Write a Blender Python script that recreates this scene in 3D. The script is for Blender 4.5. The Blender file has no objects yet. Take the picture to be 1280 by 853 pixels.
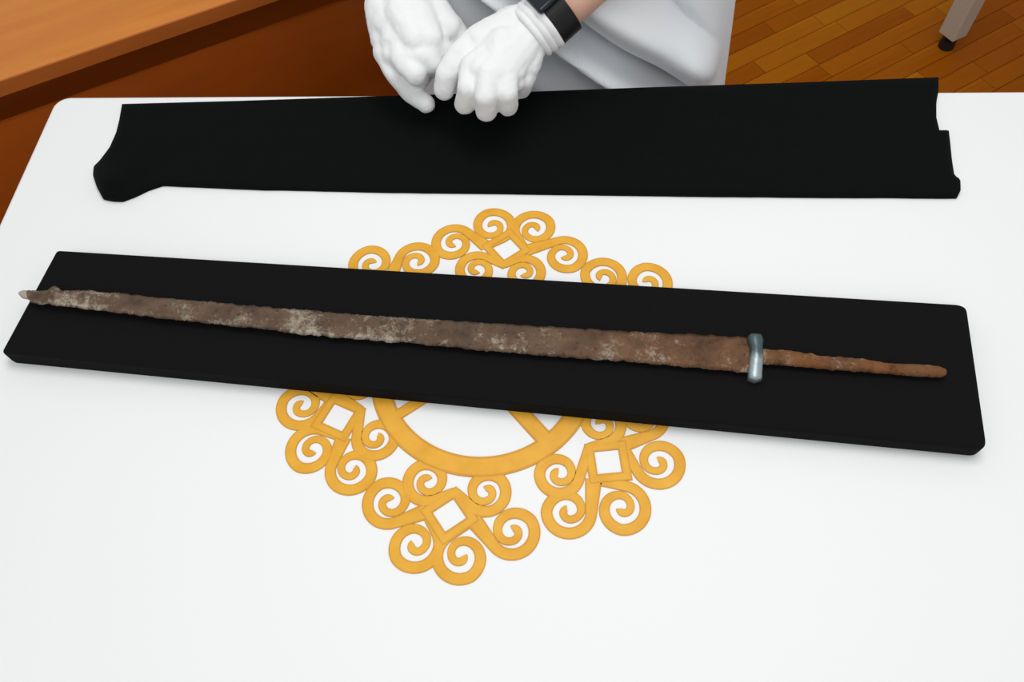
import bpy, bmesh, math, random
import numpy as np
from mathutils import Vector, Matrix, noise
random.seed(7)
PI = math.pi
scene = bpy.context.scene
C = scene.collection

# ------------------------------------------------------------------ camera
FPX = 1000.0                      # focal length in pixels of the 1280 frame
PITCH, ROLL = math.radians(59.29), math.radians(-4.0)
T = 0.75                          # table height
CAM = Vector((0, 0, T + 0.78))
_fw = Vector((0, math.cos(PITCH), -math.sin(PITCH)))
_r0 = Vector((1, 0, 0)); _u0 = _r0.cross(_fw)
_r = math.cos(ROLL) * _r0 + math.sin(ROLL) * _u0
_u = -math.sin(ROLL) * _r0 + math.cos(ROLL) * _u0
cd = bpy.data.cameras.new('camera'); cam = bpy.data.objects.new('camera', cd); C.objects.link(cam)
cd.sensor_width = 36; cd.lens = FPX * 36 / 1280; cd.clip_start = 0.02
cam.matrix_world = Matrix(((_r.x, _u.x, -_fw.x, CAM.x), (_r.y, _u.y, -_fw.y, CAM.y), (_r.z, _u.z, -_fw.z, CAM.z), (0, 0, 0, 1)))
scene.camera = cam

# ------------------------------------------------------------------ light
w = bpy.data.worlds.new('room_light'); scene.world = w; w.use_nodes = True
w.node_tree.nodes['Background'].inputs['Color'].default_value = (0.95, 0.98, 1.0, 1)
w.node_tree.nodes['Background'].inputs['Strength'].default_value = 0.50
def area(name, loc, target, sx, sy, power, col=(1, 1, 1)):
    l = bpy.data.lights.new(name, 'AREA'); l.shape = 'RECTANGLE'; l.size = sx; l.size_y = sy
    l.energy = power; l.color = col
    o = bpy.data.objects.new(name, l); C.objects.link(o); o.location = loc
    o.rotation_euler = (Vector(target) - Vector(loc)).to_track_quat('-Z', 'Y').to_euler()
    return o
area('ceiling_lamp', (0.2, 0.85, 2.75), (0.1, 0.8, 0.75), 1.3, 0.7, 18, (1, 0.985, 0.96))
area('ceiling_lamp', (-0.3, -0.9, 2.75), (0.1, 0.8, 0.85), 1.3, 0.7, 12, (1, 0.985, 0.96))
scene.view_settings.view_transform = 'Standard'; scene.view_settings.look = 'None'
scene.view_settings.exposure = 0.12; scene.view_settings.gamma = 1.0
scene.view_settings.use_curve_mapping = False

# ------------------------------------------------------------------ helpers
def P(x, y, z):
    """point of the place at height z that the pixel (x, y) of the photograph shows"""
    d = _fw + _r * ((x - 640) / FPX) - _u * ((y - 426.5) / FPX)
    return CAM + d * ((z - CAM.z) / d.z)
def s2l(c):
    c /= 255.0
    return c / 12.92 if c <= 0.04045 else ((c + 0.055) / 1.055) ** 2.4
def col(r, g, b): return (s2l(r), s2l(g), s2l(b), 1)
def mesh_obj(name, verts, faces, mat=None, parent=None, smooth=True):
    me = bpy.data.meshes.new(name); me.from_pydata([tuple(v) for v in verts], [], faces); me.update()
    if smooth: me.polygons.foreach_set('use_smooth', [True] * len(me.polygons))
    o = bpy.data.objects.new(name, me); C.objects.link(o)
    if mat: me.materials.append(mat)
    if parent: o.parent = parent
    return o
def bm_obj(name, bm, mat=None, parent=None, smooth=False):
    bmesh.ops.recalc_face_normals(bm, faces=bm.faces[:])
    me = bpy.data.meshes.new(name); bm.to_mesh(me); bm.free()
    if smooth: me.polygons.foreach_set('use_smooth', [True] * len(me.polygons))
    o = bpy.data.objects.new(name, me); C.objects.link(o)
    if mat: me.materials.append(mat)
    if parent: o.parent = parent
    return o
def empty(name, loc, rz=0):
    o = bpy.data.objects.new(name, None); C.objects.link(o); o.location = loc; o.rotation_euler.z = rz
    o.empty_display_size = 0.05
    return o
def keep(child, parent):
    """parent without moving the child"""
    child.parent = parent
    child.matrix_parent_inverse = Matrix.Translation(parent.location).inverted() if parent.rotation_euler.z == 0 \
        else (Matrix.Translation(parent.location) @ Matrix.Rotation(parent.rotation_euler.z, 4, 'Z')).inverted()
    return child
def tag(o, label=None, cat=None, group=None, kind=None):
    if label: o['label'] = label
    if cat: o['category'] = cat
    if group: o['group'] = group
    if kind: o['kind'] = kind
    return o
def add_box(bm, x0, x1, y0, y1, z0, z1, bevel=0.0, seg=2):
    r = bmesh.ops.create_cube(bm, size=1)
    vs = r['verts']
    for v in vs:
        v.co = Vector((x0 + (v.co.x + .5) * (x1 - x0), y0 + (v.co.y + .5) * (y1 - y0), z0 + (v.co.z + .5) * (z1 - z0)))
    if bevel:
        es = list({e for v in vs for e in v.link_edges})
        bmesh.ops.bevel(bm, geom=es, offset=bevel, segments=seg, affect='EDGES', profile=0.5)
def lerp(a, b, t): return a + (b - a) * t
def interp(pts, t):
    """piecewise linear through 2-D points, parameter t in 0..1 by arc length"""
    ds = [0]
    for a, b in zip(pts, pts[1:]): ds.append(ds[-1] + math.hypot(b[0] - a[0], b[1] - a[1]))
    s = t * ds[-1]
    for i in range(len(pts) - 1):
        if s <= ds[i + 1] + 1e-9:
            q = (s - ds[i]) / max(ds[i + 1] - ds[i], 1e-9)
            return (lerp(pts[i][0], pts[i + 1][0], q), lerp(pts[i][1], pts[i + 1][1], q))
    return pts[-1]
def yat(pts, x):
    for a, b in zip(pts, pts[1:]):
        if x <= b[0]: return lerp(a[1], b[1], (x - a[0]) / max(b[0] - a[0], 1e-9))
    return pts[-1][1]
def sstep(a, b, x):
    t = min(max((x - a) / (b - a), 0), 1); return t * t * (3 - 2 * t)

# ------------------------------------------------------------------ materials
def mat(name, base, rough=0.6, spec=0.5, metal=0.0, sheen=0.0):
    m = bpy.data.materials.new(name); m.use_nodes = True
    b = m.node_tree.nodes['Principled BSDF']
    b.inputs['Base Color'].default_value = base; b.inputs['Roughness'].default_value = rough
    b.inputs['Specular IOR Level'].default_value = spec; b.inputs['Metallic'].default_value = metal
    b.inputs['Sheen Weight'].default_value = sheen
    return m
class NT:
    def __init__(s, m): s.t = m.node_tree; s.b = s.t.nodes['Principled BSDF']
    def n(s, typ, **kw):
        x = s.t.nodes.new(typ)
        for k, v in kw.items(): setattr(x, k, v)
        return x
    def l(s, a, b): s.t.links.new(a, b)
    def noise(s, vec, scale, detail=4, rough=0.5, dist=0.0):
        x = s.n('ShaderNodeTexNoise'); x.inputs['Scale'].default_value = scale
        x.inputs['Detail'].default_value = detail; x.inputs['Roughness'].default_value = rough
        x.inputs['Distortion'].default_value = dist
        if vec: s.l(vec, x.inputs['Vector'])
        return x.outputs['Fac']
    def ramp(s, fac, stops):
        r = s.n('ShaderNodeValToRGB'); e = r.color_ramp.elements
        while len(e) < len(stops): e.new(0.5)
        for el, (p, c) in zip(e, stops): el.position = p; el.color = c
        s.l(fac, r.inputs['Fac']); return r.outputs['Color']
    def mix(s, fac, a, b, typ='MIX'):
        x = s.n('ShaderNodeMix', data_type='RGBA', blend_type=typ)
        for sock, v in ((x.inputs[0], fac), (x.inputs[6], a), (x.inputs[7], b)):
            if hasattr(v, 'links'): s.l(v, sock)
            else: sock.default_value = v
        return x.outputs[2]
    def math(s, op, a, b=0.0):
        x = s.n('ShaderNodeMath', operation=op)
        for sock, v in ((x.inputs[0], a), (x.inputs[1], b)):
            if hasattr(v, 'links'): s.l(v, sock)
            else: sock.default_value = v
        return x.outputs[0]
    def coord(s, scale=(1, 1, 1), rot=0.0, out='Object'):
        c = s.n('ShaderNodeTexCoord'); mp = s.n('ShaderNodeMapping')
        mp.inputs['Scale'].default_value = scale; mp.inputs['Rotation'].default_value[2] = rot
        s.l(c.outputs[out], mp.inputs['Vector']); return mp.outputs['Vector']
    def bump(s, h, strength, dist=0.001):
        x = s.n('ShaderNodeBump'); x.inputs['Strength'].default_value = strength; x.inputs['Distance'].default_value = dist
        s.l(h, x.inputs['Height']); s.l(x.outputs['Normal'], s.b.inputs['Normal'])
M = {}
# white tablecloth: satiny fabric with a faint weave
m = M['cloth'] = mat('white_tablecloth', (0.84, 0.845, 0.85, 1), 0.55, 0.25); t = NT(m)
t.bump(t.noise(t.coord(), 900, 2), 0.12, 0.0006)
# orange applique; the 'edge' attribute carries the darker stitching along the rims
m = M['gold'] = mat('orange_applique', col(238, 170, 40), 0.5, 0.3); t = NT(m)
at = t.n('ShaderNodeAttribute', attribute_name='edge')
base = t.ramp(t.noise(t.coord(), 45, 4), [(0.3, col(219, 157, 38)), (0.7, col(230, 172, 54))])
t.l(t.mix(t.math('MULTIPLY', at.outputs['Fac'], 0.45), base, col(172, 112, 40)), t.b.inputs['Base Color'])
t.bump(t.noise(t.coord(), 700, 2), 0.2, 0.0006)
# black cloths
def black(name, c, rough=0.9, sheen=0.1, sc=1100):
    m = mat(name, c, rough, 0.07, 0, sheen); t = NT(m)
    m.node_tree.nodes['Principled BSDF'].inputs['Sheen Roughness'].default_value = 0.6
    v = t.noise(t.coord(), sc, 2)
    t.l(t.mix(v, c, tuple(x * 1.25 for x in c[:3]) + (1,)), t.b.inputs['Base Color'])
    t.bump(v, 0.35, 0.0008); return m
M['board'] = black('black_board_cloth', (0.0052, 0.0052, 0.0055, 1), 0.85, 0.0)
M['velvet'] = black('black_folded_cloth', (0.0030, 0.0037, 0.0036, 1), 0.9, 0.0)
# woods
def wood(name, c1, c2, scale=(1.5, 22, 22), rot=0.0, rough=0.42, spec=0.4):
    m = mat(name, c1, rough, spec); t = NT(m)
    v = t.noise(t.coord(scale, rot), 2.2, 5, 0.6, 0.6)
    t.l(t.ramp(v, [(0.3, c1), (0.7, c2)]), t.b.inputs['Base Color']); return m
M['desk_top'] = wood('desk_top_wood', col(192, 112, 36), col(208, 128, 48), (1.2, 11, 11))
M['desk_edge'] = wood('desk_edge_wood', col(160, 82, 22), col(174, 92, 28), (2, 30, 30))
M['desk_panel'] = wood('desk_panel_wood', col(150, 70, 8), col(164, 78, 10), (1.0, 9, 9), 0, 0.5, 0.3)
m = M['plank'] = mat('parquet_wood', col(165, 88, 22), 0.5, 0.05); t = NT(m)
oi = t.n('ShaderNodeObjectInfo'); v = t.noise(t.coord((1.6, 26, 26)), 2.5, 5, 0.6, 0.8)
t.l(t.mix(1.0, oi.outputs['Color'], t.ramp(v, [(0.28, (0.80, 0.78, 0.74, 1)), (0.72, (1.1, 1.1, 1.1, 1))]), 'MULTIPLY'), t.b.inputs['Base Color'])
m = M['plank_far'] = mat('parquet_wood_far', col(165, 88, 22), 0.5, 0.05); t = NT(m)
at = t.n('ShaderNodeAttribute', attribute_name='tone'); t.l(at.outputs['Color'], t.b.inputs['Base Color'])
M['joint'] = mat('parquet_joint', col(130, 66, 6), 0.8, 0.2)
M['wall'] = mat('wall_paint', (0.72, 0.70, 0.66, 1), 0.8, 0.2)
M['grey_metal'] = mat('grey_painted_steel', col(184, 178, 162), 0.45, 0.4)
M['foot'] = mat('black_plastic', col(22, 22, 24), 0.5, 0.4)
M['glove'] = mat('white_cotton_glove', (0.82, 0.825, 0.83, 1), 0.85, 0.15, 0, 0.0); t = NT(M['glove'])
t.bump(t.noise(t.coord(), 1300, 2), 0.25, 0.0006)
M['coat'] = mat('white_coat_cotton', (0.84, 0.86, 0.885, 1), 0.8, 0.2); t = NT(M['coat'])
t.bump(t.noise(t.coord(), 800, 2), 0.15, 0.0006)
M['skin'] = mat('skin', col(214, 168, 146), 0.5, 0.4)
M['skin'].node_tree.nodes['Principled BSDF'].inputs['Subsurface Weight'].default_value = 0.08
M['skin'].node_tree.nodes['Principled BSDF'].inputs['Subsurface Radius'].default_value = (0.012, 0.005, 0.003)
M['hair'] = mat('dark_hair', col(34, 26, 22), 0.6, 0.3)
M['trousers'] = mat('dark_trousers', col(34, 36, 44), 0.85, 0.1)
M['shoe'] = mat('black_shoe', col(20, 20, 20), 0.4, 0.4)
M['strap'] = mat('black_watch_strap', col(14, 14, 16), 0.5, 0.35)
M['watch'] = mat('navy_watch_case', col(22, 26, 38), 0.22, 0.5)
M['eye'] = mat('eye_white', col(225, 222, 216), 0.2, 0.5)
M['iris'] = mat('dark_iris', col(40, 26, 18), 0.2, 0.5)
M['lip'] = mat('lip', col(178, 110, 100), 0.5, 0.4)

# ================================================================== SETTING
FLOOR_ROT = math.radians(28.0)
bm = bmesh.new(); add_box(bm, -3.2, 3.6, -1.6, 4.2, -0.06, -0.012)
floor = tag(bm_obj('floor', bm, M['joint']), kind='structure')
tones = [col(160, 86, 3), col(164, 89, 4), col(158, 83, 2), col(162, 86, 2), col(166, 92, 4), col(172, 100, 8), col(160, 85, 3), col(153, 79, 1), col(176, 106, 12)]
PW = 0.055
plank_meshes = {}
def plank_mesh(L):
    if L not in plank_meshes:
        bm = bmesh.new(); g = 0.0003
        vs = [bm.verts.new(p) for p in [(g, g, -.012), (L - g, g, -.012), (L - g, PW - g, -.012), (g, PW - g, -.012),
              (g + .0006, g + .0006, 0), (L - g - .0006, g + .0006, 0), (L - g - .0006, PW - g - .0006, 0), (g + .0006, PW - g - .0006, 0)]]
        for f in ((4, 5, 6, 7), (0, 1, 5, 4), (1, 2, 6, 5), (2, 3, 7, 6), (3, 0, 4, 7)): bm.faces.new([vs[i] for i in f])
        bmesh.ops.recalc_face_normals(bm, faces=bm.faces[:])
        me = bpy.data.meshes.new('plank'); bm.to_mesh(me); bm.free(); me.materials.append(M['plank'])
        plank_meshes[L] = me
    return plank_meshes[L]
cR, sR = math.cos(FLOOR_ROT), math.sin(FLOOR_ROT)
planks = []
lens = [0.24, 0.30, 0.36, 0.44]
for j in range(-88, 92):
    x = -5.2 - random.random() * 0.4
    while x < 6:
        L = random.choice(lens)
        cx, cy = x + L / 2, (j + .5) * PW
        wx, wy = cx * cR - cy * sR, cx * sR + cy * cR
        if -3.1 < wx < 3.5 and -1.5 < wy < 4.1:
            # distance to the patch of floor the photograph shows
            d = math.hypot((wx - 1.0) * 0.9, wy - 1.85)
            planks.append((d, x, j * PW, L, random.choice(tones)))
        x += L
planks.sort(key=lambda a: a[0])
far_v, far_f, far_c = [], [], []
for i, (d, x, y, L, tc) in enumerate(planks):
    if i < 290:
        o = bpy.data.objects.new('plank', plank_mesh(L)); C.objects.link(o); o.parent = floor
        o.location = (x * cR - y * sR, x * sR + y * cR, 0); o.rotation_euler.z = FLOOR_ROT; o.color = tc
    else:
        me = plank_mesh(L); b0 = len(far_v)
        for v in me.vertices:
            a, b = v.co.x + x, v.co.y + y
            far_v.append((a * cR - b * sR, a * sR + b * cR, v.co.z))
        for p in me.polygons: far_f.append(tuple(b0 + k for k in p.vertices)); far_c.append(tc)
o = mesh_obj('planks', far_v, far_f, M['plank_far'], floor, smooth=False); tag(o, kind='stuff')
ca = o.data.color_attributes.new('tone', 'FLOAT_COLOR', 'CORNER')
for p in o.data.polygons:
    for li in p.loop_indices: ca.data[li].color = far_c[p.index]
bm = bmesh.new(); add_box(bm, -3.2, 3.6, 4.2, 4.3, -0.06, 2.9); tag(bm_obj('wall_back', bm, M['wall']), kind='structure')

# ================================================================== TABLE + CLOTH
TYAW = math.radians(-5.2)
tc_, ts_ = math.cos(TYAW), math.sin(TYAW)
def TW(x, y, z=T): return Vector((tc_ * x - ts_ * y, ts_ * x + tc_ * y, z))      # table frame -> world
TX0, TX1, TY0, TY1 = -0.705, 0.98, -0.30, 0.861
troot = empty('table', TW((TX0 + TX1) / 2, (TY0 + TY1) / 2, 0), TYAW)
hx, hy = (TX1 - TX0) / 2 - 0.006, (TY1 - TY0) / 2 - 0.006
tag(troot, 'long wooden table hidden under the white tablecloth', 'table')
bm = bmesh.new(); add_box(bm, -hx, hx, -hy, hy, T - 0.032, T - 0.004, 0.004); bm_obj('table_top', bm, M['desk_edge'], troot)
for sx in (-1, 1):
    for sy in (-1, 1):
        bm = bmesh.new(); px, py = sx * (hx - .06), sy * (hy - .06)
        add_box(bm, px - .025, px + .025, py - .025, py + .025, 0, T - 0.032, 0.003); bm_obj('leg', bm, M['desk_edge'], troot)
for y in (-hy + .06, hy - .06):
    bm = bmesh.new(); add_box(bm, -hx + .06, hx - .06, y - .01, y + .01, T - .12, T - .032); bm_obj('apron', bm, M['desk_edge'], troot)
# cloth: rounded-corner top that turns over the edge and hangs with soft folds
def rrect(hx, hy, r, n=10, m_=60):
    pts = []
    cs = [(hx - r, hy - r, 0), (-hx + r, hy - r, 90), (-hx + r, -hy + r, 180), (hx - r, -hy + r, 270)]
    for i, (cx, cy, a0) in enumerate(cs):
        for k in range(n + 1):
            a = math.radians(a0 + 90 * k / n); pts.append((cx + r * math.cos(a), cy + r * math.sin(a), math.cos(a), math.sin(a)))
        nx, ny, na = cs[(i + 1) % 4]; a = math.radians(a0 + 90)
        ex, ey = pts[-1][0], pts[-1][1]; b = math.radians(na); fx, fy = nx + r * math.cos(b), ny + r * math.sin(b)
        for k in range(1, m_): pts.append((lerp(ex, fx, k / m_), lerp(ey, fy, k / m_), math.cos(a), math.sin(a)))
    return pts
oh = rrect((TX1 - TX0) / 2, (TY1 - TY0) / 2, 0.022)
N = len(oh); cv = []; cf = []
prof = [(-0.006, 0.0), (-0.0035, -0.0006), (-0.001, -0.0025), (0, -0.006), (0.001, -0.03), (0.002, -0.08), (0.003, -0.16), (0.004, -0.24), (0.005, -0.30)]
for k, (off, dz) in enumerate(prof):
    for i, (x, y, nx, ny) in enumerate(oh):
        amp = 0.010 * max(0, (-dz - 0.02) / 0.28)
        d = off + amp * (1 + math.sin(i * 0.42 + 1.3 * math.sin(i * 0.11)))
        cv.append((x + nx * d, y + ny * d, T + dz))
for k in range(len(prof) - 1):
    for i in range(N): cf.append((k * N + i, (k + 1) * N + i, (k + 1) * N + (i + 1) % N, k * N + (i + 1) % N))
cf.append(tuple(range(N)))
cloth = mesh_obj('tablecloth', cv, cf, M['cloth'])
cloth.location = troot.location; cloth.rotation_euler.z = TYAW
sm = cloth.modifiers.new('thickness', 'SOLIDIFY'); sm.thickness = 0.0012; sm.offset = -1
cloth.data.polygons[-1].use_smooth = False
tag(cloth, 'smooth white tablecloth with a large orange scrollwork emblem', 'tablecloth')

# ---------------------------------------------------------------- emblem on the cloth
OC = (-0.034, 0.428)                      # its centre on the table
TH0 = math.radians(-103.66); RR = 0.169
MEAS = {(0,'h',0):(-.075,.2642),(0,'o',-1):(-.1088,.2372),(0,'o',1):(-.065,.223),(0,'s',-1):(-.1358,.2823),(0,'s',1):(-.0133,.2428),(0,'i',-1):(-.0969,.3012),(0,'i',1):(-.0374,.2859),
 (5,'h',0):(-.1932,.382),(5,'o',-1):(-.2335,.3987),(5,'o',1):(-.219,.3472),(5,'s',1):(-.1761,.3209),(5,'i',1):(-.1519,.355),
 (1,'h',0):(.0904,.3096),(1,'o',-1):(.0989,.26),(1,'o',1):(.141,.3047),(1,'s',-1):(.0449,.2597),(1,'i',-1):(.0391,.2998),(1,'i',1):(.0888,.3519),
 (3,'h',0):(.001,.5944),(3,'o',1):(-.0134,.6296),(3,'o',-1):(.0362,.6211),(3,'s',1):(-.0623,.6088),(3,'s',-1):(.0704,.5787),(3,'i',1):(-.0361,.5664),(3,'i',-1):(.02,.5569),
 (4,'s',-1):(-.1085,.5846),(4,'o',-1):(-.1627,.5845),(2,'s',1):(.113,.542),(2,'o',1):(.1643,.5295)}
def orn_pt(k, typ, s):
    if (k, typ, s) in MEAS: return MEAS[(k, typ, s)]
    u, v = {'h': (RR, 0), 'o': (RR + .037, .027 * s), 's': (RR + .001, .065 * s), 'i': (RR - .031, .032 * s)}[typ]
    a = TH0 + k * PI / 3
    return (OC[0] + u * math.cos(a) - v * math.sin(a), OC[1] + u * math.sin(a) + v * math.cos(a))
ZB = T + 0.0002
def ribbon(name, pts, widths, top, closed=False):
    """flat stitched band along a centreline: bevelled cross-section, 'edge' attribute 1 at its rims"""
    n = len(pts); vs, fs, ed = [], [], []
    prof = [(-1, 0, 1.0), (-0.985, 1, 1.0), (-0.84, 1, 0.9), (-0.72, 1.1, 0.0), (0.72, 1.1, 0.0), (0.84, 1, 0.9), (0.985, 1, 1.0), (1, 0, 1.0)]
    K = len(prof)
    for i in range(n):
        a = pts[(i - 1) % n] if (closed or i > 0) else pts[i]
        b = pts[(i + 1) % n] if (closed or i < n - 1) else pts[i]
        tx, ty = b[0] - a[0], b[1] - a[1]; L = math.hypot(tx, ty) or 1
        nx, ny = -ty / L, tx / L
        for (s, h, e) in prof:
            vs.append((pts[i][0] + nx * s * widths[i] / 2, pts[i][1] + ny * s * widths[i] / 2, ZB + h * top)); ed.append(e)
    for i in range(n if closed else n - 1):
        j = (i + 1) % n
        for k in range(K - 1): fs.append((i * K + k, j * K + k, j * K + k + 1, i * K + k + 1))
    if not closed:
        fs.append(tuple(range(K))[::-1]); fs.append(tuple((n - 1) * K + k for k in range(K)))
    o = mesh_obj(name, vs, fs, M['gold'], None, smooth=False)
    at = o.data.attributes.new('edge', 'FLOAT', 'POINT'); at.data.foreach_set('value', ed)
    return keep(o, cloth)
for k in range(6):
    hc = orn_pt(k, 'h', 0); ang = math.atan2(hc[1] - OC[1], hc[0] - OC[0])
    for typ in 'osi':
        for s in (-1, 1):
            c = orn_pt(k, typ, s)
            # each scroll leaves the diamond at a corner, runs straight to its lobe and curls in
            va = ang + (PI if typ == 'i' else s * PI / 2)
            ex, ey = hc[0] + 0.0245 * math.cos(va), hc[1] + 0.0245 * math.sin(va)
            r0 = {'o': 0.0230, 's': 0.0224, 'i': 0.0204}[typ]
            dirn = -1 if s < 0 else 1
            ph = math.atan2(ey - c[1], ex - c[0]); dE = math.hypot(ex - c[0], ey - c[1])
            st = ph + dirn * math.acos(min(0.98, r0 / max(dE, 1e-6)))
            n = 76; pts, wd = [], []; turns = 1.66
            tx, ty = c[0] + r0 * math.cos(st), c[1] + r0 * math.sin(st)
            for q in range(6): pts.append((lerp(ex, tx, q / 6), lerp(ey, ty, q / 6))); wd.append(lerp(0.0175, 0.0118, q / 6) if typ == 's' else 0.0114)
            for q in range(n + 1):
                tau = turns * q / n
                rad = r0 if tau < .48 else (lerp(r0, 0.0094, (tau - .48) / .64) if tau < 1.12 else lerp(0.0094, 0.0036, ((tau - 1.12) / (turns - 1.12)) ** .9))
                an = st + dirn * tau * 2 * PI
                pts.append((c[0] + rad * math.cos(an), c[1] + rad * math.sin(an)))
                wd.append(lerp(0.0118, 0.0080, sstep(.5, 1.1, tau)) * (1 - 0.25 * sstep(1.45, 1.66, tau)))
            ribbon('scroll', pts, wd, 0.0008 + 0.00004 * ('osi'.index(typ) * 2 + (s > 0)))
    # diamond frame, one corner pointing outwards
    q = 0.0262; n4 = []
    for i in range(4):
        an = ang + i * PI / 2; n4.append((hc[0] + q * math.cos(an), hc[1] + q * math.sin(an)))
    vs, fs, ed = [], [], []
    ringp = [(0.67, 0, 1), (0.675, 1, 1), (0.74, 1, .8), (0.80, 1.1, 0), (1.08, 1.1, 0), (1.14, 1, .8), (1.19, 1, 1), (1.195, 0, 1)]
    for i in range(4):
        an = ang + i * PI / 2
        for (rr_, h, e) in ringp:
            vs.append((hc[0] + q * rr_ * math.cos(an), hc[1] + q * rr_ * math.sin(an), ZB + h * 0.00105)); ed.append(e)
    for i in range(4):
        for p_ in range(7): fs.append((i * 8 + p_, i * 8 + p_ + 1, ((i + 1) % 4) * 8 + p_ + 1, ((i + 1) % 4) * 8 + p_))
    o = mesh_obj('diamond_frame', vs, fs, M['gold'], None, smooth=False)
    o.data.attributes.new('edge', 'FLOAT', 'POINT').data.foreach_set('value', ed); keep(o, cloth)
RM, RWD = 0.1145, 0.0225
ribbon('ring', [(OC[0] + RM * math.cos(i * 2 * PI / 120), OC[1] + RM * math.sin(i * 2 * PI / 120)) for i in range(120)], [RWD] * 120, 0.0012, True)
# crossing bars inside the ring (a yurt crown), mostly under the black board
for a_, b_, wd_, tp in ((P(653, 519, T), P(679, 547, T), 0.0185, 0.0013), (P(502, 516.5, T), P(523, 503.5, T), 0.0125, 0.00137)):
    dx, dy = (b_ - a_).normalized()[:2]; nx, ny = -dy, dx
    off0 = (a_.x - OC[0]) * nx + (a_.y - OC[1]) * ny
    for off in ((off0, off0 + 0.055) if abs(off0) < 0.03 else (off0, -off0)):
        hl = math.sqrt(0.1065 ** 2 - off ** 2)
        pts = [(OC[0] + nx * off + dx * hl * q, OC[1] + ny * off + dy * hl * q) for q in np.linspace(-1, 1, 9)]
        ribbon('crown_bar', pts, [wd_] * 9, tp)

# ================================================================== BLACK BOARD
BZ0, BZ1 = T + 0.0017, T + 0.0235
tl, tr, br, bl = (P(70, 312, BZ1), P(1209.5, 382, BZ1), P(1236, 562, BZ1), P(0, 441, BZ1))
def rounded_poly(cs, rad, n=6):
    out = []
    for i in range(len(cs)):
        p0, p1, p2 = cs[i - 1], cs[i], cs[(i + 1) % len(cs)]; r = rad[i]
        a, b = p1 + (p0 - p1).normalized() * r, p1 + (p2 - p1).normalized() * r
        for k in range(n + 1):
            q = k / n; out.append((1 - q) ** 2 * a + 2 * q * (1 - q) * p1 + q * q * b)
    return out
cs = [Vector((v.x, v.y)) for v in (tl, tr, br, bl)]
outl = rounded_poly(cs, [0.004, 0.009, 0.012, 0.006])
cen = sum(cs, Vector((0, 0))) / 4; n = len(outl)
vs, fs = [], []
for (z, ins) in ((BZ0, 0.0018), (BZ0 + 0.003, 0.0), (BZ1 - 0.004, 0.0), (BZ1 - 0.0012, 0.0012), (BZ1, 0.004)):
    for v in outl:
        d = (cen - v); d = Vector((math.copysign(min(1, abs(d.x) * 20), d.x), math.copysign(min(1, abs(d.y) * 20), d.y)))
        vs.append((v.x + d.x * ins, v.y + d.y * ins, z))
for k in range(4):
    for i in range(n): fs.append((k * n + i, k * n + (i + 1) % n, (k + 1) * n + (i + 1) % n, (k + 1) * n + i))
fs.append(tuple(range(n))[::-1]); fs.append(tuple(4 * n + i for i in range(n)))
board = mesh_obj('display_board', vs, fs, M['board'], None, smooth=False)
tag(board, 'long black cloth-covered board carrying the rusted sword', 'board')

# ================================================================== SWORD
def rust(name, orange, pale):
    m = mat(name, col(92, 70, 56), 0.85, 0.25); t = NT(m)
    v = t.coord(); n1 = t.noise(v, 26, 6, 0.65); n2 = t.noise(v, 120, 5, 0.7); n3 = t.noise(v, 9, 3, 0.5); n4 = t.noise(v, 55, 6, 0.75, 0.8)
    c = t.ramp(n1, [(0.28, col(62, 52, 44)), (0.45, col(92, 75, 61)), (0.6, col(106, 86, 70)), (0.75, col(82, 72, 63))])
    at = t.n('ShaderNodeAttribute', attribute_name='along')
    sep = t.n('ShaderNodeSeparateColor'); t.l(at.outputs['Color'], sep.inputs[0])
    # red: orange rust, green: pale crust
    oc = t.ramp(n1, [(0.3, col(88, 52, 29)), (0.5, col(119, 76, 44)), (0.72, col(138, 88, 48))])
    c = t.mix(sep.outputs[0], c, oc)
    n5 = t.noise(v, 150, 5, 0.8, 1.5)
    th = t.math('ADD', t.math('MULTIPLY', t.math('ADD', n4, n5), 0.5), t.math('MULTIPLY', sep.outputs[1], 0.30))
    th = t.math('ADD', th, t.math('MULTIPLY', t.math('SUBTRACT', n1, 0.5), 0.55))
    th = t.math('ADD', th, t.math('MULTIPLY', t.math('SUBTRACT', n3, 0.5), 0.35))
    mask = t.ramp(th, [(0.55, (0, 0, 0, 1)), (0.70, (0.8, 0.85, 0.85, 1))])
    c = t.mix(mask, c, col(178, 169, 152))
    pit = t.ramp(n2, [(0.30, (0.5, 0.47, 0.45, 1)), (0.45, (1, 1, 1, 1))])
    c = t.mix(1.0, c, pit, 'MULTIPLY')
    t.l(c, t.b.inputs['Base Color'])
    t.bump(t.math('ADD', n2, t.math('MULTIPLY', n4, 1.5)), 0.9, 0.0022)
    return m
M['rust'] = rust('rusted_iron', 0, 0)
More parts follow.
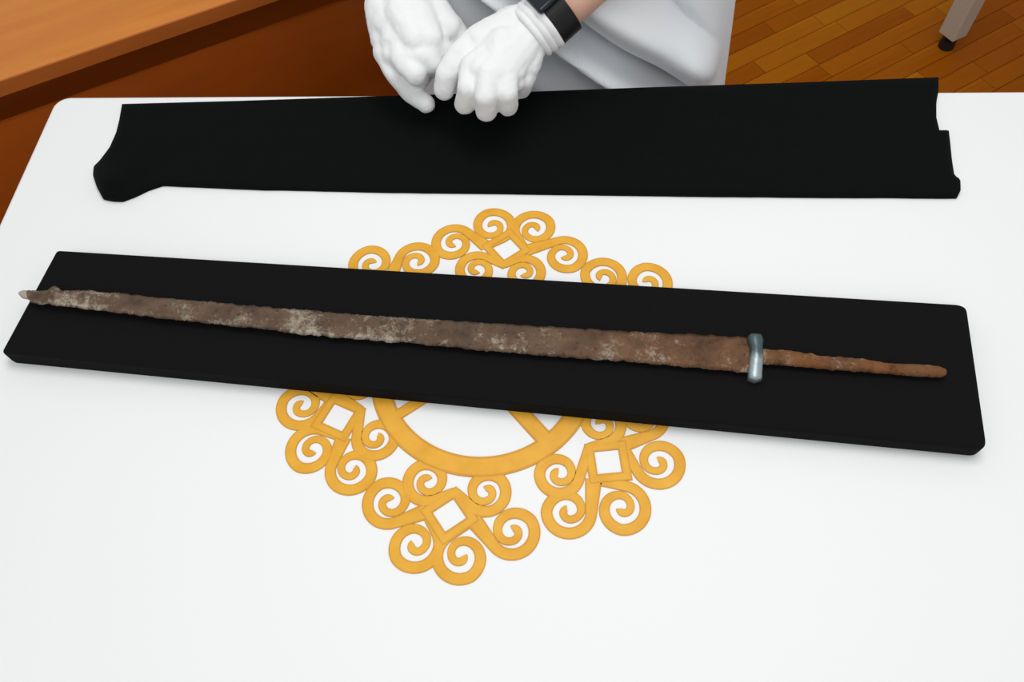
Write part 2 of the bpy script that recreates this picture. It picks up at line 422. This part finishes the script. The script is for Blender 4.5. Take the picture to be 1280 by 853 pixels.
def bar_px(name, top, bot, zc, th, steps, zrise, along, seed, rough_edge):
    """irregular forged bar: its outline along the table, lens-shaped thickness, corroded edges"""
    K = 9; vs, fs, cols = [], [], []
    x0, x1 = max(top[0][0], bot[0][0]), min(top[-1][0], bot[-1][0])
    for i in range(steps + 1):
        q = i / steps; x = lerp(x0, x1, q); z = zc + zrise(q)
        a, b = P(x, yat(top, x), z), P(x, yat(bot, x), z)
        a = a + (a - b).normalized() * rough_edge * (noise.noise((x * 0.11, seed, 0)) + 0.6 * noise.noise((x * .37, seed, 3)))
        b = b - (a - b).normalized() * rough_edge * (noise.noise((x * 0.11, seed, 9)) + 0.6 * noise.noise((x * .37, seed, 13)))
        end = min(1, (1 - q) * 22) ** .5
        for k in range(K):
            s = k / (K - 1); p = a.lerp(b, s); pr = max(0.18, (1 - (2 * s - 1) ** 2) ** 0.5) if 0 < k < K - 1 else 0.12
            nz = 0.0007 * noise.noise((p.x * 90, p.y * 90, seed))
            vs.append((p.x, p.y, z + th / 2 * pr * end + nz)); cols.append(along(q, s, x))
        for k in range(1, K - 1):
            s = k / (K - 1); p = a.lerp(b, s); vs.append((p.x, p.y, z - th / 2 * max(0.2, (1 - (2 * s - 1) ** 2) ** 0.5) * end)); cols.append(along(q, s, x))
    R = 2 * K - 2
    for i in range(steps):
        ring = list(range(K)) + [K + k for k in range(K - 3, -1, -1)]
        for k in range(R): fs.append((i * R + ring[k], i * R + ring[(k + 1) % R], (i + 1) * R + ring[(k + 1) % R], (i + 1) * R + ring[k]))
    ring = list(range(K)) + [K + k for k in range(K - 3, -1, -1)]
    fs.append(tuple(ring)); fs.append(tuple(steps * R + k for k in ring)[::-1])
    o = mesh_obj(name, vs, fs, M['rust'])
    bm = bmesh.new(); bm.from_mesh(o.data); bmesh.ops.recalc_face_normals(bm, faces=bm.faces[:]); bm.to_mesh(o.data); bm.free()
    ca = o.data.color_attributes.new('along', 'FLOAT_COLOR', 'POINT')
    for i, c in enumerate(cols): ca.data[i].color = c
    return o
SZ = BZ1 + 0.0068
sroot = empty('sword', P(560, 410, BZ1)); tag(sroot, 'long rusted iron sword with a small blue-grey guard lying on the black board', 'sword')
btop = [(24.5, 366), (26, 364), (29, 363), (40, 363), (44, 363), (60, 363), (64, 359), (68, 357), (72, 359), (77, 364), (100, 362.5), (116, 363), (130, 366), (160, 368), (200, 372.5), (300, 381), (400, 389.5), (500, 397.5), (600, 403.5), (700, 409.5), (800, 415.5), (941, 422)]
bbot = [(24.5, 370), (26, 372.5), (29, 374), (37, 374.5), (38.5, 379), (45, 380), (60, 381), (75, 383), (110, 387), (160, 393), (220, 400.5), (300, 409), (400, 421), (480, 427), (490, 429.5), (500, 428), (600, 438.5), (700, 446.5), (800, 454), (941, 466.5)]
def al_blade(q, s, x):
    orange = sstep(560, 930, x) * 0.45 + 0.04
    pale = 0.42 * math.exp(-((x - 388) / 26) ** 2) + 0.28 * math.exp(-((x - 495) / 45) ** 2) + 0.25 * math.exp(-((x - 75) / 60) ** 2) + 0.12 * (s > 0.8 or s < 0.12) * (x < 560) - 0.25 * sstep(600, 900, x) + (1.0 if x < 34 else 0) - 0.05 + 0.22 * math.exp(-((x - 690) / 60) ** 2) + 0.12 * math.exp(-((x - 560) / 60) ** 2) + 0.14 * math.exp(-((x - 215) / 30) ** 2) + 0.12 * math.exp(-((x - 270) / 16) ** 2)
    return (orange, max(pale, -0.5) + 0.0, 0, 1)
keep(bar_px('blade', btop, bbot, SZ, 0.0056, 420, lambda q: 0.004 * (1 - q) ** 2, al_blade, 1.7, 0.0016), sroot)
ttop = [(948, 436), (1000, 440.5), (1030, 446), (1050, 446.5), (1080, 449), (1110, 455), (1140, 455.5), (1155, 456), (1175, 459), (1181, 461.5), (1183.5, 465)]
tbot = [(948, 455), (1000, 459), (1040, 463), (1080, 465.5), (1120, 468), (1150, 471.5), (1175, 472), (1181, 470.5), (1183.5, 466.5)]
keep(bar_px('tang', ttop, tbot, BZ1 + 0.0068, 0.011, 130, lambda q: 0.0, lambda q, s, x: (0.85 + 0.15 * math.sin(x * .07), -0.22 + 0.5 * (1 - sstep(952, 968, x)), 0, 1), 4.2, 0.0012), sroot)
# guard: short cross bar, lit near half and shaded far half painted into its colour
m = M['guard'] = mat('teal_bronze_shaded', col(84, 100, 102), 0.38, 0.5, 0.55); t = NT(m)
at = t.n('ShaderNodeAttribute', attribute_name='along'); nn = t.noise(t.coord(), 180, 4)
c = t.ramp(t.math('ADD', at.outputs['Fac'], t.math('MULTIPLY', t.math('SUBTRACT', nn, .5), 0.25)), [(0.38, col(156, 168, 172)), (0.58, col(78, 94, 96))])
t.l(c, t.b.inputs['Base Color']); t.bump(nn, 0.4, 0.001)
gt, gb = P(944, 417, BZ1 + 0.014), P(946, 474.5, BZ1 + 0.010)
gd = (gb - gt); gd.z = 0; gl = gd.length; gd.normalize(); gn = Vector((-gd.y, gd.x, 0))
if gn.x < 0: gn = -gn
vs, fs, vals = [], [], []; S_ = 28
for i in range(S_ + 1):
    q = i / S_; c0 = gt + gd * gl * q
    hw = 0.0066 + (0.0016 * math.exp(-((q - 0.12) / 0.10) ** 2) if q < .5 else 0.0004)
    endr = min(1, math.sqrt(max(0.02, 1 - (1 - min(q, 1 - q) / 0.05) ** 2)) if min(q, 1 - q) < 0.05 else 1)
    shift = 0.0010 * math.sin(q * PI * 1.5)
    zt = BZ1 + (0.0175 if q < .42 else lerp(0.0175, 0.0120, sstep(.42, .95, q))); zb = BZ1 + 0.0006
    for (u, h) in ((-1, .0), (-1, .72), (-.72, .96), (0, 1.0), (.72, .96), (1, .72), (1, 0)):
        p = c0 + gn * (hw * endr * u + shift)
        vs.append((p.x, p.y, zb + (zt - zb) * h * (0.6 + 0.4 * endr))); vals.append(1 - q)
for i in range(S_):
    for k in range(7): fs.append((i * 7 + k, i * 7 + (k + 1) % 7, (i + 1) * 7 + (k + 1) % 7, (i + 1) * 7 + k))
fs.append(tuple(range(7))); fs.append(tuple(S_ * 7 + k for k in range(7))[::-1])
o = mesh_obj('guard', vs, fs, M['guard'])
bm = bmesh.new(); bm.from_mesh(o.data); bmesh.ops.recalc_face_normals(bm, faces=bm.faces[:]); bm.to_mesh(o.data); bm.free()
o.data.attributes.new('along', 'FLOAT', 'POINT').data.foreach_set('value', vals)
o['label'] = 'blue-grey cross guard with painted-in light and shade'; keep(o, sroot)

# ================================================================== FOLDED BLACK CLOTH
c_top = [(152.5, 130), (300, 126), (480, 120), (640, 115.5), (800, 109.5), (1000, 103), (1173, 96.5)]
c_right = [(1173, 96.5), (1173.5, 112), (1170.5, 128), (1170.5, 147), (1174.5, 163), (1186, 162.5), (1188, 180), (1190, 200), (1193, 219), (1200.5, 224), (1201, 238), (1197, 246)]
c_bot = [(128, 247), (140, 249.5), (152, 250), (166, 245), (183, 237), (203, 230.5), (260, 233), (330, 236), (480, 239), (800, 243), (1000, 245), (1197, 246)]
c_left = [(152.5, 130), (149, 150), (145, 166), (137, 184), (125, 200), (117, 208), (116, 219), (121, 234), (128, 247)]
NU, NV = 220, 40
def coons(u, v):
    a, b, c, d = interp(c_top, u), interp(c_bot, u), interp(c_left, v), interp(c_right, v)
    p00, p10, p01, p11 = c_top[0], c_top[-1], c_bot[0], c_bot[-1]
    return [(1 - v) * a[i] + v * b[i] + (1 - u) * c[i] + u * d[i] - ((1 - u) * (1 - v) * p00[i] + u * (1 - v) * p10[i] + (1 - u) * v * p01[i] + u * v * p11[i]) for i in (0, 1)]
def cloth_h(x, y):
    h = 0.0075
    h += 0.016 * math.exp(-(((x - 140) / 26) ** 2 + ((y - 224) / 17) ** 2))        # turned-up corner
    h -= 0.004 * math.exp(-(((x - 175) / 22) ** 2 + ((y - 218 - (x - 175) * .25) / 5) ** 2))
    h += 0.0012 * noise.noise((x * 0.012, y * 0.05, 2)) + 0.0005 * noise.noise((x * 0.05, y * 0.12, 5))
    h += 0.0006 * sstep(158, 170, y) * sstep(400, 1100, x)
    return h
vs, fs = [], []
for j in range(NV + 1):
    for i in range(NU + 1):
        x, y = coons(i / NU, j / NV)
        e = min(i, NU - i, j, NV - j)
        h = cloth_h(x, y) * {0: 0.55, 1: 0.9}.get(e, 1.0)
        vs.append(P(x, y, T + h))
nt = len(vs)
for k in range(nt): vs.append((vs[k][0], vs[k][1], max(T + 0.0006, vs[k][2] - (0.008))))
def id_(i, j): return j * (NU + 1) + i
for j in range(NV):
    for i in range(NU):
        fs.append((id_(i, j), id_(i, j + 1), id_(i + 1, j + 1), id_(i + 1, j)))
        fs.append(tuple(nt + k for k in (id_(i, j), id_(i + 1, j), id_(i + 1, j + 1), id_(i, j + 1))))
bd = [id_(i, 0) for i in range(NU)] + [id_(NU, j) for j in range(NV)] + [id_(i, NV) for i in range(NU, 0, -1)] + [id_(0, j) for j in range(NV, 0, -1)]
for a, b in zip(bd, bd[1:] + bd[:1]): fs.append((a, b, nt + b, nt + a))
fold = mesh_obj('folded_cloth', vs, fs, M['velvet'])
tag(fold, 'folded length of black fabric with a crumpled corner beside the gloved hands', 'fabric')

# ================================================================== WOODEN DESK behind, left
d0, d1 = P(0, 101, 0.74), P(293, 0, 0.74)
da = math.atan2(d1.y - d0.y, d1.x - d0.x)
dd = Vector((math.cos(da), math.sin(da), 0))
dorg = d0 - dd * 0.75; DL = 1.72
desk = empty('wooden_desk', (dorg.x, dorg.y, 0), da)
tag(desk, 'orange-brown wooden desk with a solid front panel behind the white table', 'desk')
bm = bmesh.new(); add_box(bm, 0, DL, 0.0015, 0.72, 0.716, 0.74, 0.0012); bm_obj('desk_top', bm, M['desk_top'], desk)
bm = bmesh.new(); add_box(bm, 0, DL, -0.0015, 0.0015, 0.7155, 0.7395, 0.0006); bm_obj('edge_band', bm, M['desk_edge'], desk)
bm = bmesh.new(); add_box(bm, 0.03, DL - .03, 0.012, 0.019, 0.0, 0.664, 0.0); bm_obj('front_panel', bm, M['desk_panel'], desk)
bm = bmesh.new(); add_box(bm, 0.03, DL - .03, 0.060, 0.078, 0.60, 0.716, 0.001); bm_obj('recessed_rail', bm, M['desk_panel'], desk)
for x in (0.01, DL - 0.03):
    bm = bmesh.new(); add_box(bm, x, x + .02, 0.012, 0.68, 0.0, 0.716, 0.001); bm_obj('side_panel', bm, M['desk_panel'], desk)

# ================================================================== METAL-LEGGED TABLE behind, right
lg = P(1188, 47, 0.03)
mt = empty('side_table', (lg.x, lg.y, 0), math.radians(26)); tag(mt, 'table with square grey metal legs standing on the parquet floor', 'table')
SW, SD = 1.2, -0.6
for (x, y) in ((0, 0), (SW, 0), (0, SD), (SW, SD)):
    bm = bmesh.new(); add_box(bm, x - .026, x + .026, y - .026, y + .026, 0.042, 0.70, 0.003); lo = bm_obj('leg', bm, M['grey_metal'], mt)
    bm = bmesh.new()
    bmesh.ops.create_cone(bm, segments=20, cap_ends=True, radius1=0.021, radius2=0.019, depth=0.026, matrix=Matrix.Translation((x, y, 0.014)))
    bmesh.ops.create_cone(bm, segments=16, cap_ends=True, radius1=0.012, radius2=0.012, depth=0.022, matrix=Matrix.Translation((x, y, 0.034)))
    f_ = bm_obj('foot', bm, M['foot'], lo); f_['label'] = 'black plastic levelling foot'
bm = bmesh.new(); add_box(bm, -.04, SW + .04, SD - .04, .04, 0.70, 0.725, 0.002); bm_obj('table_top', bm, M['desk_top'], mt)
for y in (0, SD):
    bm = bmesh.new(); add_box(bm, .022, SW - .022, y - .012, y + .012, 0.655, 0.695); bm_obj('rail', bm, M['grey_metal'], mt)

# ================================================================== PERSON
def capsule(bm, a, b, ra, rb, seg=14):
    """tapered limb segment with round ends, closed"""
    a, b = Vector(a), Vector(b); d = b - a; L = d.length
    if L < 1e-6: d = Vector((0, 0, 1)); L = 1e-6
    q = d.to_track_quat('Z', 'Y').to_matrix(); rings = []
    for k in range(1, 5):
        t_ = -PI / 2 + k * PI / 8; rings.append((ra * math.sin(t_), ra * math.cos(t_)))
    for k in range(0, 4):
        t_ = k * PI / 8; rings.append((L + rb * math.sin(t_), rb * math.cos(t_)))
    vr = []
    for (h, r) in rings:
        vr.append([bm.verts.new(a + q @ Vector((r * math.cos(2 * PI * i / seg), r * math.sin(2 * PI * i / seg), h))) for i in range(seg)])
    p0 = bm.verts.new(a - q @ Vector((0, 0, ra))); p1 = bm.verts.new(a + q @ Vector((0, 0, L + rb)))
    for i in range(seg):
        j = (i + 1) % seg
        bm.faces.new((p0, vr[0][j], vr[0][i])); bm.faces.new((p1, vr[-1][i], vr[-1][j]))
        for k in range(len(vr) - 1): bm.faces.new((vr[k][i], vr[k][j], vr[k + 1][j], vr[k + 1][i]))
def ell(bm, c, r, rot=None):
    res = bmesh.ops.create_icosphere(bm, subdivisions=3, radius=1)
    for v in res['verts']:
        p = Vector((v.co.x * r[0], v.co.y * r[1], v.co.z * r[2]))
        if rot: p = rot @ p
        v.co = Vector(c) + p
def organic(name, bm, mat_, voxel, smooth_it=6, post=None, fac=0.5):
    """fuse the overlapping volumes into one continuous skin"""
    me = bpy.data.meshes.new(name); bm.to_mesh(me); bm.free()
    o = bpy.data.objects.new(name, me); C.objects.link(o)
    r = o.modifiers.new('r', 'REMESH'); r.mode = 'VOXEL'; r.voxel_size = voxel; r.use_smooth_shade = True
    s = o.modifiers.new('s', 'SMOOTH'); s.factor = fac; s.iterations = smooth_it
    dg = bpy.context.evaluated_depsgraph_get(); ev = o.evaluated_get(dg)
    nm = bpy.data.meshes.new_from_object(ev); nm.name = name
    o.modifiers.clear(); o.data = nm; bpy.data.meshes.remove(me)
    if post:
        ns = [v.normal.copy() for v in nm.vertices]
        for v, nn_ in zip(nm.vertices, ns): v.co += nn_ * post(v.co)
        nm.update()
    nm.polygons.foreach_set('use_smooth', [True] * len(nm.polygons))
    nm.materials.clear(); nm.materials.append(mat_)
    return o
PX, PY = 0.120, 1.085                     # where the person stands
person = empty('person', (PX, PY, 0))
tag(person, 'person in a white coat and white cotton gloves with hands resting on black fabric', 'person')
EL_L, EL_R = Vector((0.33, 0.985, 1.02)), Vector((-0.20, 1.06, 1.02))
SH_L, SH_R = Vector((0.310, 1.08, 1.34)), Vector((-0.070, 1.09, 1.34))
WR_L, WR_R = P(664, 42, 0.864), P(502, -28, 0.885)
# --- body: one continuous skin
bm = bmesh.new()
for sx in (-1, 1):
    hip = Vector((PX + sx * .095, PY + .01, .90)); kn = Vector((PX + sx * .11, PY + .01, .48)); an = Vector((PX + sx * .115, PY + .03, .09))
    capsule(bm, hip, kn, .082, .055); capsule(bm, kn, an, .055, .038)
    capsule(bm, an, an + Vector((sx * .02, -.13, -.05)), .036, .028)
capsule(bm, (PX - .07, PY, .93), (PX + .07, PY, .93), .10, .10)
capsule(bm, (PX, PY, .95), (PX, PY, 1.12), .115, .115)
capsule(bm, (PX - .06, PY, 1.22), (PX + .06, PY, 1.22), .105, .105)
capsule(bm, SH_R + Vector((.04, 0, 0)), SH_L - Vector((.04, 0, 0)), .06, .06)
capsule(bm, (PX, PY, 1.34), (PX, PY - .02, 1.47), .058, .052)
for sh, el, wr in ((SH_L, EL_L, WR_L), (SH_R, EL_R, WR_R)):
    capsule(bm, sh, el, .050, .042); capsule(bm, el, wr, .042, .030)
HC = Vector((PX, PY - .05, 1.575))
ell(bm, HC, (.074, .092, .10)); ell(bm, HC + Vector((0, -.022, -.052)), (.055, .062, .066)); ell(bm, HC + Vector((0, .022, .022)), (.077, .082, .085))
capsule(bm, HC + Vector((0, -.092, .012)), HC + Vector((0, -.108, -.022)), .009, .013)      # nose
for sx in (-1, 1):
    ell(bm, HC + Vector((sx * .077, .012, -.008)), (.010, .020, .030))                       # ears
    capsule(bm, HC + Vector((sx * .016, -.088, .026)), HC + Vector((sx * .048, -.078, .026)), .007, .006)   # brows
capsule(bm, HC + Vector((-.02, -.082, -.058)), HC + Vector((.02, -.082, -.058)), .008, .008)
body = keep(organic('body', bm, M['skin'], 0.0065, 4), person)
for sx in (-1, 1):
    bm = bmesh.new(); ell(bm, HC + Vector((sx * .031, -.079, .008)), (.012, .010, .009)); e = keep(bm_obj('eye', bm, M['eye'], None, True), person); e.parent = person
    bm = bmesh.new(); ell(bm, HC + Vector((sx * .031, -.0868, .006)), (.0052, .003, .0052)); i_ = bm_obj('iris', bm, M['iris'], None, True); i_.parent = e
bm = bmesh.new(); ell(bm, HC + Vector((0, -.0885, -.054)), (.024, .007, .0045)); ell(bm, HC + Vector((0, -.0885, -.061)), (.021, .007, .005))
keep(bm_obj('mouth', bm, M['lip'], None, True), person)
bm = bmesh.new(); ell(bm, HC + Vector((0, .020, .035)), (.086, .092, .088)); ell(bm, HC + Vector((0, .055, -.02)), (.078, .055, .07)); ell(bm, HC + Vector((0, -.045, .085)), (.062, .05, .028))
keep(organic('hair', bm, M['hair'], 0.006, 5), person)
# --- trousers, shoes
bm = bmesh.new()
for sx in (-1, 1):
    hip = Vector((PX + sx * .095, PY + .01, .88)); kn = Vector((PX + sx * .11, PY + .01, .48)); an = Vector((PX + sx * .115, PY + .03, .07))
    capsule(bm, hip, kn, .096, .070); capsule(bm, kn, an, .070, .058)
capsule(bm, (PX - .07, PY, .93), (PX + .07, PY, .93), .112, .112)
keep(organic('trousers', bm, M['trousers'], 0.008, 5), person)
for sx in (-1, 1):
    bm = bmesh.new(); an = Vector((PX + sx * .115, PY + .03, .045))
    capsule(bm, an + Vector((0, .03, -.005)), an + Vector((sx * .02, -.15, -.012)), .040, .034)
    keep(organic('shoe', bm, M['shoe'], 0.007, 4, lambda c: 0), person)
# --- coat: body tube with deep diagonal folds over the hips, plus sleeves
NA, NZ = 640, 240
def coat_ring(z):
    k = [(0.50, .275, .190), (0.75, .252, .170), (0.90, .240, .158), (1.08, .205, .140), (1.25, .205, .135), (1.34, .180, .105), (1.40, .105, .080), (1.43, .068, .064)]
    for a, b in zip(k, k[1:]):
        if z <= b[0]:
            q = (z - a[0]) / (b[0] - a[0]); return lerp(a[1], b[1], q), lerp(a[2], b[2], q)
    return k[-1][1:]
def folds(x, z, front):
    d = 0.0
    s = (x - PX) + 1.15 * (z - 0.80)             # coordinate across the diagonal folds, they run down to the right
    d += 0.050 * math.exp(-((s + 0.026) / 0.013) ** 2)
    d -= 0.070 * math.exp(-((s - 0.008) / 0.017) ** 2)
    d += 0.050 * math.exp(-((s - 0.088) / 0.040) ** 2)
    d -= 0.050 * math.exp(-((s + 0.076) / 0.028) ** 2)
    d += 0.034 * math.exp(-((s + 0.14) / 0.040) ** 2)
    d -= 0.014 * math.exp(-((s - 0.150 - 0.3 * (z - .8)) / 0.010) ** 2)
    d += 0.008 * noise.noise((x * 16 + z * 14, z * 9, 1.0)) + 0.0012 * noise.noise((x * 40 + z * 38, z * 20, 4.0))
    front *= (1 - sstep(0.15, 0.235, x - PX)) * sstep(-0.235, -0.15, x - PX)
    lowk = 1 - sstep(0.98, 1.15, z)
    return d * front * lowk
vs, fs = [], []
for j in range(NZ + 1):
    z = lerp(0.50, 1.43, j / NZ); ax, ay = coat_ring(z)
    for i in range(NA):
        a = 2 * PI * i / NA; cx, cy = math.cos(a), math.sin(a)
        ex = 2 / 2.5
        x = PX + math.copysign(abs(cx) ** ex, cx) * ax; y = PY + math.copysign(abs(cy) ** ex, cy) * ay
        fr = sstep(0.15, -0.35, cy) if False else (1 - sstep(-0.75, 0.2, cy))
        f = folds(x, z, fr); f += 0.006 * math.sin(a * 9 + 3 * z) * (1 - sstep(.7, 1.0, z))
        vs.append((x + f * cx * .3, y - f * (1 if cy < 0 else -1) * min(1, abs(cy) * 1.5), z))
for j in range(NZ):
    for i in range(NA): fs.append((j * NA + i, j * NA + (i + 1) % NA, (j + 1) * NA + (i + 1) % NA, (j + 1) * NA + i))
coat = mesh_obj('coat', vs, fs, M['coat']); keep(coat, person)
sd = coat.modifiers.new('t', 'SOLIDIFY'); sd.thickness = 0.003; sd.offset = 1
for sh, el, frac in ((SH_L, EL_L, .02), (SH_R, EL_R, .25)):
    wr = WR_L if sh is SH_L else WR_R
    bm = bmesh.new(); capsule(bm, sh, el, .072, .062); capsule(bm, el, el.lerp(wr, frac), .062, .056)
    sl = organic('sleeve', bm, M['coat'], 0.007, 5, lambda c: 0.004 * noise.noise(c * 22)); keep(sl, person)
# --- gloves
def glove(name, palm, fingers, extra, seed, cuff, smooth=9):
    bm = bmesh.new()
    for (a, b, ra, rb) in palm: capsule(bm, P(*a), P(*b), ra, rb)
    for chain in fingers:
        for (a, b) in zip(chain, chain[1:]): capsule(bm, P(*a[:3]), P(*b[:3]), a[3], b[3])
    for (c, r) in extra: ell(bm, P(*c), r if isinstance(r, tuple) else (r, r, r))
    for (a, b, ra, rb) in cuff: capsule(bm, a, b, ra, rb)
    o = organic(name, bm, M['glove'], 0.0019, smooth, lambda c: 0.0011 * noise.noise(c * 60 + Vector((seed, 0, 0))) + 0.0004 * noise.noise(c * 170), 0.5)
    return keep(o, person)
kR = [(481, 66, .838), (502, 73, .846), (526, 70, .850), (547, 58, .848)]      # knuckles of the hand underneath
wR = (502, -28, .885)
glove('glove',
      [(wR, k, .031, .0155) for k in kR] + [(wR, tuple((a + b) / 2 for a, b in zip(k1, k2)), .031, .0158) for k1, k2 in zip(kR, kR[1:])] + [((505, 5, .874), (492, 50, .853), .027, .019), ((520, 15, .872), (536, 48, .860), .027, .019)] + [((530, 0, .872), (562, 34, .856), .026, .016), ((482, 66, .838), (546, 60, .846), .0150, .0155), ((477, 8, .866), (479, 48, .845), .023, .018), ((505, 20, .872), (520, 50, .862), .026, .020)],
      [[(481, 66, .838, .0155), (494, 92, .824, .0140), (509, 112, .804, .0132), (533, 130, .788, .0125)],
       [(502, 73, .846, .0160), (518, 92, .838, .0145), (526, 98, .815, .0130), (530, 92, .790, .0115)],
       [(526, 70, .850, .0155), (540, 78, .840, .0142), (546, 86, .812, .0125), (548, 84, .788, .0115)],
       [(547, 58, .848, .0155), (568, 74, .830, .0135), (580, 90, .808, .0125), (584, 98, .788, .0115)],
       [(560, 30, .856, .0165), (580, 52, .836, .0145), (592, 74, .815, .0128)]],
      [((506, 22, .860), (.046, .042, .029)), ((498, 52, .846), (.030, .024, .022)), ((532, 40, .852), (.032, .026, .022))], 3.0, [(P(*wR), P(*wR).lerp(EL_R, .30), .034, .040)], 16)
kL = [(590, 84, .858), (610, 92, .862), (632, 92, .858), (652, 84, .850)]
wL = (660, 45, .864)
cuff_dir = (EL_L - P(*wL)).normalized()
glove('glove',
      [(wL, k, .030, .0160) for k in kL] + [(wL, tuple((a + b) / 2 for a, b in zip(k1, k2)), .030, .0165) for k1, k2 in zip(kL, kL[1:])] + [((600, 78, .858), (597, 102, .850), .0150, .0125), ((621, 86, .862), (621, 110, .850), .0150, .0125), ((642, 84, .856), (645, 102, .842), .0150, .0120)] + [((590, 84, .858), (652, 84, .850), .0155, .0150), ((645, 38, .864), (602, 54, .860), .031, .024), ((662, 58, .858), (658, 84, .846), .022, .017), ((630, 60, .866), (622, 85, .862), .026, .019)],
      [[(602, 50, .860, .0210), (578, 68, .856, .0180), (560, 92, .842, .0155), (555, 112, .822, .0140)],
       [(590, 84, .858, .0155), (585, 110, .848, .0140), (581, 130, .820, .0134), (585, 128, .795, .0115)],
       [(610, 92, .862, .0155), (607, 120, .850, .0142), (608, 139, .820, .0134), (610, 132, .792, .0115)],
       [(632, 92, .858, .0155), (634, 116, .846, .0142), (635, 132, .818, .0134), (634, 126, .792, .0115)],
       [(652, 84, .850, .0150), (656, 98, .838, .0132), (652, 112, .810, .0120), (646, 114, .790, .0105)]],
      [((669, 80, .846), .0090), ((662, 96, .836), .0095), ((673, 66, .850), .0085), ((602, 80, .866), .010), ((622, 86, .868), .010), ((632, 62, .864), (.034, .030, .025)), ((620, 80, .860), (.034, .018, .018))], 8.0,
      [(P(*wL), P(*wL) + cuff_dir * .012, .0310, .0320)])
# turned-back cuff: a flared band with two raised hems
def cuff_ring(c, ax, prof, mat_, n=64, wob=0.0):
    up = Vector((-0.25, -0.25, 1)); up = (up - ax * up.dot(ax)).normalized(); side = ax.cross(up); vs, fs = [], []
    K = len(prof)
    for i in range(n):
        a = 2 * PI * i / n
        for (h, r) in prof:
            rr = r + wob * math.sin(3 * a + 40 * h) + wob * .6 * math.sin(7 * a + 1)
            vs.append(c + ax * h + (up * math.cos(a) + side * math.sin(a)) * rr)
    for i in range(n):
        for k in range(K): fs.append((i * K + k, i * K + (k + 1) % K, ((i + 1) % n) * K + (k + 1) % K, ((i + 1) % n) * K + k))
    bm = bmesh.new(); vv = [bm.verts.new(v) for v in vs]
    for f in fs: bm.faces.new([vv[i] for i in f])
    return bm_obj('cuff', bm, mat_, None, True)
cf_ = cuff_ring(P(*wL), cuff_dir, [(.002, .030), (.004, .0345), (.007, .0362), (.0095, .0350), (.0105, .0338), (.0115, .0352), (.015, .0372), (.0185, .0366), (.0195, .0350), (.0205, .0366), (.025, .0380), (.028, .0372), (.0285, .0345), (.026, .0330)], M['glove'], 64, .0005)
keep(cf_, person)
# --- watch on the bare wrist
ax = (EL_L - P(*wL)).normalized()
wc = P(*wL) + ax * 0.0425
up = Vector((-0.25, -0.25, 1)); up = (up - ax * up.dot(ax)).normalized(); side = ax.cross(up)
wroot = empty('wristwatch', (0, 0, 0)); wroot.parent = person; wroot.matrix_parent_inverse = Matrix.Translation(person.location).inverted()
vs, fs = [], []
n = 48; pr = [(-.0135, .0), (-.0135, .0032), (.0135, .0032), (.0135, .0)]
for i in range(n):
    a = 2 * PI * i / n
    for (h, dr) in pr:
        r = 0.0340 + dr; vs.append(wc + ax * h + (up * math.cos(a) + side * math.sin(a)) * r)
for i in range(n):
    for k in range(4): fs.append((i * 4 + k, i * 4 + (k + 1) % 4, ((i + 1) % n) * 4 + (k + 1) % 4, ((i + 1) % n) * 4 + k))
st = mesh_obj('strap', vs, fs, M['strap'], None, False)
bm = bmesh.new(); bm.from_mesh(st.data); bmesh.ops.recalc_face_normals(bm, faces=bm.faces[:]); bm.to_mesh(st.data); bm.free()
st.parent = wroot
bm = bmesh.new(); add_box(bm, -.020, .020, -.019, .019, 0, .011, .0045, 3)
R3 = Matrix((ax, side, up)).transposed()
for v in bm.verts: v.co = wc + R3 @ (v.co + Vector((0, 0, .0340)))
ws = bm_obj('watch_case', bm, M['watch'], wroot, True)
